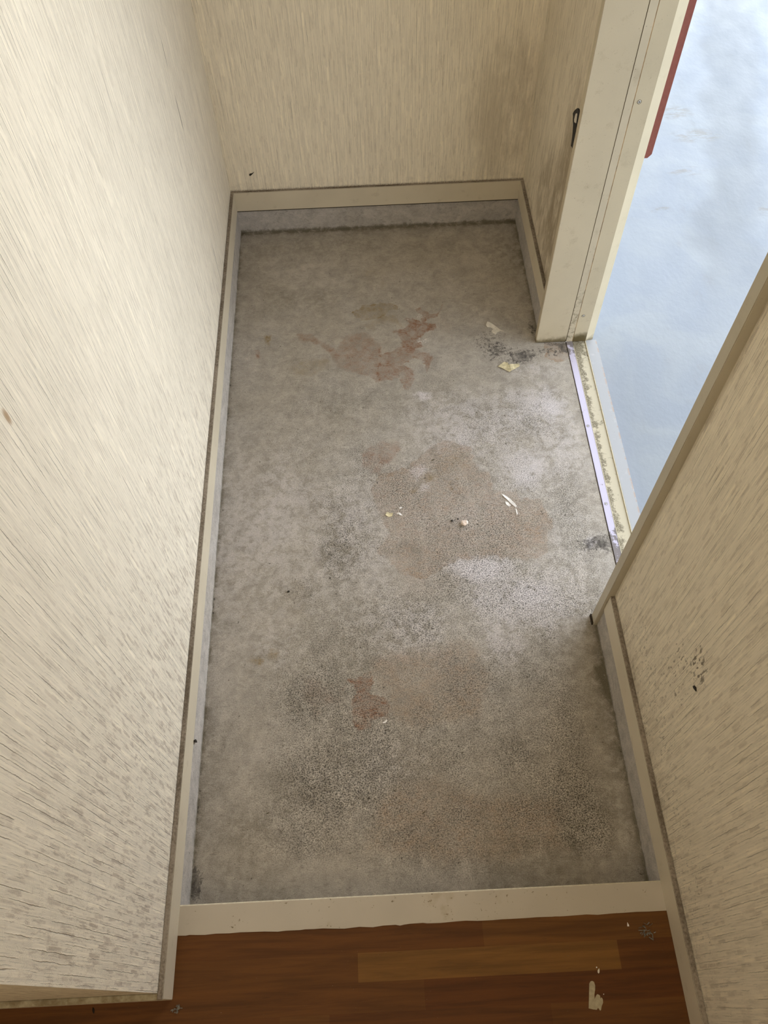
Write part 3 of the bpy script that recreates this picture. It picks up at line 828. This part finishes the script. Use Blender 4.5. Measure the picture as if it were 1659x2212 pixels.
def screw(parent, loc, normal, r=0.0034):
    nrm = Vector(normal)
    q = nrm.to_track_quat('Z', 'Y').to_matrix().to_4x4()
    bm = bmesh.new()
    bmesh.ops.create_cone(bm, cap_ends=True, segments=24, radius1=r, radius2=r * 0.8, depth=0.0008)
    bmesh.ops.transform(bm, matrix=Matrix.Translation(loc) @ q, verts=bm.verts)
    s = obj('screw', bm, M_SCREW, parent)
    bm = bmesh.new()
    for a, b in (((-r * .45, -r * .12, .0004), (r * .45, r * .12, .0007)), ((-r * .12, -r * .45, .0004), (r * .12, r * .45, .0007))):
        add_box(bm, a, b)
    bmesh.ops.transform(bm, matrix=Matrix.Translation(loc) @ q @ Matrix.Rotation(.4, 4, 'Z'), verts=bm.verts)
    obj('cross_slot', bm, M_GAP, s)
    bm = bmesh.new()
    segs = 24
    ring_o = [bm.verts.new((r * 1.35 * math.cos(t * 2 * math.pi / segs), r * 1.35 * math.sin(t * 2 * math.pi / segs), 0.0001)) for t in range(segs)]
    ring_i = [bm.verts.new((r * 1.15 * math.cos(t * 2 * math.pi / segs), r * 1.15 * math.sin(t * 2 * math.pi / segs), 0.0001)) for t in range(segs)]
    for t in range(segs):
        bm.faces.new((ring_o[t], ring_o[(t + 1) % segs], ring_i[(t + 1) % segs], ring_i[t]))
    bmesh.ops.transform(bm, matrix=Matrix.Translation(loc) @ q, verts=bm.verts)
    obj('countersink', bm, M_GAP, s)
    return s
steel = [o for o in COL.objects if o.name.startswith('steel_frame')][0]
for u, v in ((1381, 220), (1260, 682)):
    p = at(u, v, 1, YJ)
    screw(steel, (p[0], YJ - 0.0002, p[2]), (0, -1, 0))

# threshold: aluminium strip, cream channel, pale sill
thr = bpy.data.objects.new('trim_7', None)
COL.objects.link(thr)
thr['kind'] = 'structure'
thr.location = (0, 0, 0)
alu = box('aluminium_strip', (X1 + 0.0008, YC1 - 0.03, -0.006), (X2, YJ + 0.001, 0.0012), M_ALU, thr, bevel=0.0005)
box('floor_joint', (X1 - 0.001, YC1 - 0.03, -0.006), (X1 + 0.0009, YJ, 0.0004), M_GAP, thr)
box('bright_lip', (X2, YC1 - 0.03, -0.006), (X2 + 0.0012, YJ - 0.02, 0.0016), M_LINE, thr)
box('cream_channel', (X2 + 0.0012, YC1 - 0.03, -0.008), (X3 - 0.001, YJ + 0.01, -0.0015), M_THR, thr)
box('channel_lip', (X3 - 0.001, YC1 - 0.03, -0.008), (X3 + 0.0008, YJ + 0.001, 0.0008), M_LINE, thr)
xe = at(1291, 737, 2, 0.0)[0]
box('sill', (X3 + 0.0008, YC1 - 0.03, -0.03), (X4, YJ + 0.004, 0.0), M_SILL, thr, bevel=0.0008)
for u, v in ((1270, 920), (1309, 1088)):
    p = at(u, v, 2, 0.0012)
    screw(alu, (p[0], p[1], 0.0012), (0, 0, 1), 0.0032)

# ------------------------------------------------------------------ red-brown board outside, just past the frame
XR = 1.075
pa = at(1408, 333, 0, XR)       # outer lower corner above the chamfer
pb = at(1400, 341, 0, XR)
bm = bmesh.new()
zc = pa[2]
zb = pa[2] - 0.010
yk = pa[1]
prof = [(XR - 0.058, zb), (XR - 0.008, zb), (XR, zc), (XR, 1.95), (XR - 0.058, 1.95)]
fr = [bm.verts.new((x, yk, z)) for x, z in prof]
bk = [bm.verts.new((x, yk + 0.30, z)) for x, z in prof]
bm.faces.new(fr)
bm.faces.new(bk[::-1])
for i in range(5):
    bm.faces.new((fr[i], fr[(i + 1) % 5], bk[(i + 1) % 5], bk[i]))
bmesh.ops.recalc_face_normals(bm, faces=bm.faces)
rb = obj('board', bm, M_RED)
tag(rb, 'red-brown painted upright board with a clipped lower corner outside the door frame', 'board')
o = box('bracket', (XO + 0.012, yk + 0.08, 1.2), (XR - 0.05, yk + 0.12, 1.26), M_RED, rb)

# ------------------------------------------------------------------ scraps and flakes
def flake(name, pts, z0, mat, label, cat, thick=0.0004, curl=None, plane=2, group=None, parent=None, hover=0.0002):
    """thin torn piece, outline taken on the surface it lies on, curled up by its own amount"""
    if plane == 2:
        P = [at(u, v, 2, z0) for u, v in pts]
        c = sum(P, Vector()) / len(P)
        loc = Vector((c[0], c[1], z0))
        L = [(p[0] - c[0], p[1] - c[1]) for p in P]
        tov = lambda a, b, h: Vector((a, b, h))
    else:
        P = [at(u, v, plane, z0) for u, v in pts]
        c = sum(P, Vector()) / len(P)
        loc = Vector(c)
        if plane == 0:
            L = [(p[1] - c[1], p[2] - c[2]) for p in P]
            tov = lambda a, b, h: Vector((-h, a, b))
        else:
            L = [(p[0] - c[0], p[2] - c[2]) for p in P]
            tov = lambda a, b, h: Vector((a, -h, b))
    bm = bmesh.new()
    vs = [bm.verts.new((a, b, 0)) for a, b in L]
    f = bm.faces.new(vs)
    bmesh.ops.triangulate(bm, faces=[f])
    bmesh.ops.subdivide_edges(bm, edges=bm.edges[:], cuts=2, use_grid_fill=True)
    r = bmesh.ops.extrude_face_region(bm, geom=bm.faces[:])
    up = {v for v in r['geom'] if isinstance(v, bmesh.types.BMVert)}
    mx = max(max(abs(a), abs(b)) for a, b in L)
    for v in bm.verts:
        a, b = v.co.x, v.co.y
        h = hover + (thick if v in up else 0.0)
        if curl:
            h += curl(a / mx, b / mx) * mx
        v.co = tov(a, b, h)
    bmesh.ops.recalc_face_normals(bm, faces=bm.faces)
    o = obj(name, bm, mat, parent)
    o.location = loc
    if parent is None:
        tag(o, label, cat, group)
    return o

def z6(l, ox=1000, oy=650, s=6.636):
    return [(ox + a / s, oy + b / s) for a, b in l]
flake('paper_scrap', z6([(350, 315), (400, 330), (480, 375), (555, 425), (600, 440), (540, 432), (500, 450), (465, 485), (415, 450), (412, 425), (435, 410), (400, 385), (345, 380), (328, 350)]),
      0.0004, M_PAPER, 'curled strip of torn cream paper on the concrete just left of the door jamb', 'paper scrap',
      curl=lambda a, b: 0.22 * max(0, b) ** 1.5)
flake('paper_scrap', z6([(500, 945), (590, 880), (650, 900), (640, 925), (730, 915), (800, 905), (815, 940), (740, 985), (670, 1030), (590, 985)]),
      0.0004, M_PAPER_Y, 'folded yellowish paper scrap beside the black mould stain near the door jamb', 'paper scrap',
      curl=lambda a, b: 0.25 * max(0, 0.35 - abs(a - 0.05)) + 0.05)
z8 = lambda l: z6(l, 800, 1000, 4.1475)
flake('paper_scrap', z8([(1175, 282), (1200, 290), (1250, 320), (1290, 360), (1312, 392), (1300, 400), (1270, 375), (1230, 335), (1190, 300)]),
      0.0004, M_PAPER_W, 'long white curved paper sliver on the concrete at the edge of the big brown stain', 'paper scrap', curl=lambda a, b: 0.12 * abs(a))
flake('paper_scrap', z8([(1208, 348), (1230, 350), (1262, 385), (1240, 390), (1215, 372)]),
      0.0004, M_PAPER_W, 'small white paper chip tucked inside the curve of the long white sliver', 'paper scrap', curl=lambda a, b: 0.15 * a * a)
flake('paper_scrap', z8([(1300, 410), (1310, 415), (1322, 455), (1312, 465), (1305, 440)]),
      0.0004, M_PAPER_W, 'short white paper splinter below the tail of the long white sliver', 'paper scrap')
flake('paper_scrap', z8([(135, 470), (150, 440), (178, 450), (205, 452), (195, 480), (165, 485)]),
      0.0004, M_PAPER_Y, 'small yellowish flake on the concrete, left of the two tiny pale chips', 'paper scrap', curl=lambda a, b: 0.2 * a * a)
flake('paper_scrap', z8([(232, 460), (250, 443), (270, 450), (290, 475), (270, 470), (250, 462)]),
      0.0004, M_PAPER_W, 'tiny bent white chip just right of the small yellowish flake', 'paper scrap', curl=lambda a, b: 0.4 * max(0, .4 - abs(a)))
flake('paper_scrap', z8([(256, 405), (270, 395), (288, 400), (270, 412)]),
      0.0004, M_PAPER_W, 'tiniest white chip, lying above the bent white one', 'paper scrap', curl=lambda a, b: 0.2 * b * b)
# crumpled pinkish crumb
def crumb(name, u, v, r, z, mat, label, cat, seed, flat_=0.55):
    c = at(u, v, 2, z + r * flat_ * .6)
    bm = bmesh.new()
    bmesh.ops.create_icosphere(bm, subdivisions=2, radius=r)
    rd = random.Random(seed)
    for w in bm.verts:
        w.co *= 0.68 + rd.random() * 0.5
        w.co.z *= flat_
    lo = min(w.co.z for w in bm.verts)
    for w in bm.verts:
        w.co.z -= lo
    o = obj(name, bm, mat)
    o.location = (c[0], c[1], z)
    return tag(o, label, cat)
crumb('plaster_crumb', 1003, 1130, 0.0086, 0.0004, M_PAPER_P, 'crumpled pinkish white crumb in the middle of the big brown floor stain', 'crumb', 4)
crumb('debris', 976, 1125, 0.0028, 0.0004, M_BUG, 'dark speck of debris just left of the pinkish crumb', 'debris', 5, .4)
crumb('debris', 989, 1121, 0.0022, 0.0004, M_BUG, 'tiniest dark speck, between the pinkish crumb and the dark debris', 'debris', 6, .4)
crumb('debris', 623, 1278, 0.0032, 0.0004, M_BUG, 'lone dark crumb on the pale concrete nearer the left wall', 'debris', 7, .5)

# twigs / leaf slivers on the concrete
def sliver(u0, v0, u1, v1, w, z, mat, label, cat='leaf fragment', name='leaf_fragment'):
    a, b = at(u0, v0, 2, z), at(u1, v1, 2, z)
    d = b - a
    L = d.length
    bm = bmesh.new()
    prof = [(0, .15), (.25, .8), (.5, 1), (.8, .6), (1, .05)]
    rows = []
    for t, k in prof:
        rows.append([bm.verts.new((t * L, -w * k / 2, 0.0003)), bm.verts.new((t * L, 0, 0.0003 + w * .5 * k)), bm.verts.new((t * L, w * k / 2, 0.0003))])
    for i in range(len(rows) - 1):
        for j in range(2):
            bm.faces.new((rows[i][j], rows[i + 1][j], rows[i + 1][j + 1], rows[i][j + 1]))
        bm.faces.new((rows[i][2], rows[i + 1][2], rows[i + 1][0], rows[i][0]))
    bm.faces.new(rows[0][::-1])
    bm.faces.new(rows[-1])
    bmesh.ops.recalc_face_normals(bm, faces=bm.faces)
    o = obj(name, bm, mat)
    o.location = (a[0], a[1], z)
    o.rotation_euler = (0, 0, math.atan2(d[1], d[0]))
    return tag(o, label, cat)
M_LEAF = flat('dry_leaf', (0.10, 0.08, 0.045), 0.8, var=0.3)
sliver(930, 996, 941, 991, 0.0026, 0.0004, M_LEAF, 'dark curled leaf sliver at the yellowish part of the big brown stain')
sliver(574, 1759, 583, 1754, 0.0018, 0.0004, M_LEAF, 'thin dark leaf sliver on the lower left part of the concrete')
sliver(912, 1758, 920, 1751, 0.0018, 0.0004, M_LEAF, 'thin dark leaf sliver in the lower middle of the concrete, above the step board')
sliver(606, 1801, 616, 1785, 0.0010, 0.0004, M_LEAF, 'hair-thin dark twig near the bottom left of the concrete', 'twig', 'twig')
flake('paper_scrap', [(826, 1562), (829, 1559), (832, 1558), (835, 1553), (836, 1558), (832, 1562)], 0.0004, M_PAPER_W,
      'tiny white curled chip at the lower right tip of the red-brown stain', 'paper scrap')

# pieces on the hall floor
zc5 = lambda l: z6(l, 1200, 2020, 11.06)
flake('paint_flake', zc5([(805, 1160), (830, 1110), (870, 1090), (915, 1115), (945, 1200), (945, 1300), (928, 1420), (932, 1530), (965, 1450), (995, 1410), (1035, 1425), (1060, 1445), (1075, 1520),
      (1095, 1485), (1128, 1530), (1133, 1620), (1100, 1700), (1085, 1790), (1065, 1805), (1015, 1735), (985, 1785), (900, 1775), (790, 1750), (798, 1450)]),
      ZH, flat('grey_cream_flake', (0.40, 0.34, 0.23), 0.8, var=.12), 'mitten-shaped flake of cream paper on the dark wooden hall floor', 'paint flake', curl=lambda a, b: 0.05 * a * a)
flake('paint_flake', zc5([(1040, 790), (1050, 830), (1048, 890), (1030, 920), (1005, 890), (1005, 840)]), ZH, M_PAPER, 'small oval cream flake on the wooden floor above the mitten-shaped flake', 'paint flake')
flake('paint_flake', zc5([(965, 760), (980, 752), (996, 765), (990, 785), (970, 785)]), ZH, M_PAPER_W, 'pinhead white fleck right above the small oval flake on the wooden floor', 'paint flake')
flake('paint_flake', zc5([(1138, 1405), (1155, 1398), (1162, 1415), (1145, 1425)]), ZH, M_PAPER_W, 'pinhead white fleck at the right shoulder of the mitten-shaped flake', 'paint flake')
flake('paint_flake', [(1355, 1992), (1358, 1997), (1359, 2001), (1355, 2001)], ZH, M_PAPER_W, 'tiny white fleck on the wooden floor by the right end of the step board', 'paint flake')

def lint(u, v, r, label, seed):
    c = at(u, v, 2, ZH)
    bm = bmesh.new()
    rd = random.Random(seed)
    for i in range(26):
        a = rd.random() * 6.28
        d = r * rd.random() ** .7
        x, y = d * math.cos(a), d * math.sin(a)
        th = rd.random() * 6.28
        L = r * (.3 + rd.random() * .5)
        w = 0.0003 + rd.random() * .0006
        z0 = 0.0003 + rd.random() * .0015
        dx, dy = math.cos(th) * L, math.sin(th) * L
        nx_, ny_ = -math.sin(th) * w, math.cos(th) * w
        vs = [(x - nx_, y - ny_, z0), (x + nx_, y + ny_, z0), (x + dx + nx_, y + dy + ny_, z0 + .0004), (x + dx - nx_, y + dy - ny_, z0 + .0004)]
        lo = [bm.verts.new((p[0], p[1], p[2])) for p in vs]
        hi = [bm.verts.new((p[0], p[1], p[2] + w)) for p in vs]
        bm.faces.new(lo[::-1])
        bm.faces.new(hi)
        for k in range(4):
            bm.faces.new((lo[k], lo[(k + 1) % 4], hi[(k + 1) % 4], hi[k]))
    o = obj('lint_tuft', bm, M_LINT)
    o.location = (c[0], c[1], ZH)
    return tag(o, label, 'lint')
lint(382, 2180, 0.007, 'grey fluff tuft on the wooden floor at the end of the left baseboard', 1)
lint(1398, 2012, 0.011, 'grey fluff on the wooden floor near the right end of the step board', 2)
sliver(201, 2176, 203, 2190, 0.004, ZH, M_BUG, 'dark seed-like speck on the wooden floor below the left wall', 'seed', 'seed')

# black husk on the right wall, small insect on the back wall
flake('husk', z6([(797, 1245), (812, 1240), (830, 1262), (833, 1308), (815, 1285), (803, 1268)], 1350, 1250, 5.369),
      W + T, M_BUG, 'black seed-shaped husk stuck to the right wallpaper below the mould spots', 'husk', thick=0.0015, plane=0)
flake('insect', [(538, 377), (540, 374.5), (543, 374.5), (549, 371.5), (544, 377), (541, 379.5), (539, 379)], YB + T, M_BUG,
      'tiny dark insect on the back wallpaper near the left corner', 'insect', thick=0.001, plane=1)
flake('debris', [(418, 1599), (421, 1597), (423, 1600), (424, 1604), (420, 1604), (418, 1603)], 0.0, M_BUG,
      'small dark clump on the face of the left baseboard', 'debris', thick=-0.0018, plane=0, hover=-0.0003)

# black loop-shaped residue on the wallpaper beside the casing
zb1 = lambda l: z6(l, 1200, 200, 14.75)
outer = zb1([(725, 495), (768, 520), (780, 590), (765, 700), (735, 850), (712, 990), (690, 1150), (655, 1330), (630, 1500), (605, 1680), (583, 1790), (555, 1740), (518, 1690), (535, 1620),
             (565, 1400), (580, 1200), (590, 1030), (585, 900), (590, 760), (582, 670), (610, 610), (660, 545)])
so = flake('pull_strip', outer, W + T, M_BLACK, 'narrow black looped strip stuck on the wallpaper beside the tall door jamb', 'strip', thick=0.0022, plane=0)
inner = zb1([(725, 655), (732, 690), (718, 820), (695, 975), (640, 940), (636, 860), (662, 740), (685, 670)])
P = [at(u, v, 0, W + T) for u, v in inner]
c = so.location
bm = bmesh.new()
vs = [bm.verts.new(Vector((-0.0030, p[1] - c[1], p[2] - c[2]))) for p in P]
f = bm.faces.new(vs)
r = bmesh.ops.extrude_face_region(bm, geom=[f])
for v in r['geom']:
    if isinstance(v, bmesh.types.BMVert):
        v.co.x = -0.0005
bmesh.ops.recalc_face_normals(bm, faces=bm.faces)
ip = obj('cream_centre', bm, M_PAPER, so)
ip['label'] = 'cream patch showing inside the black loop'
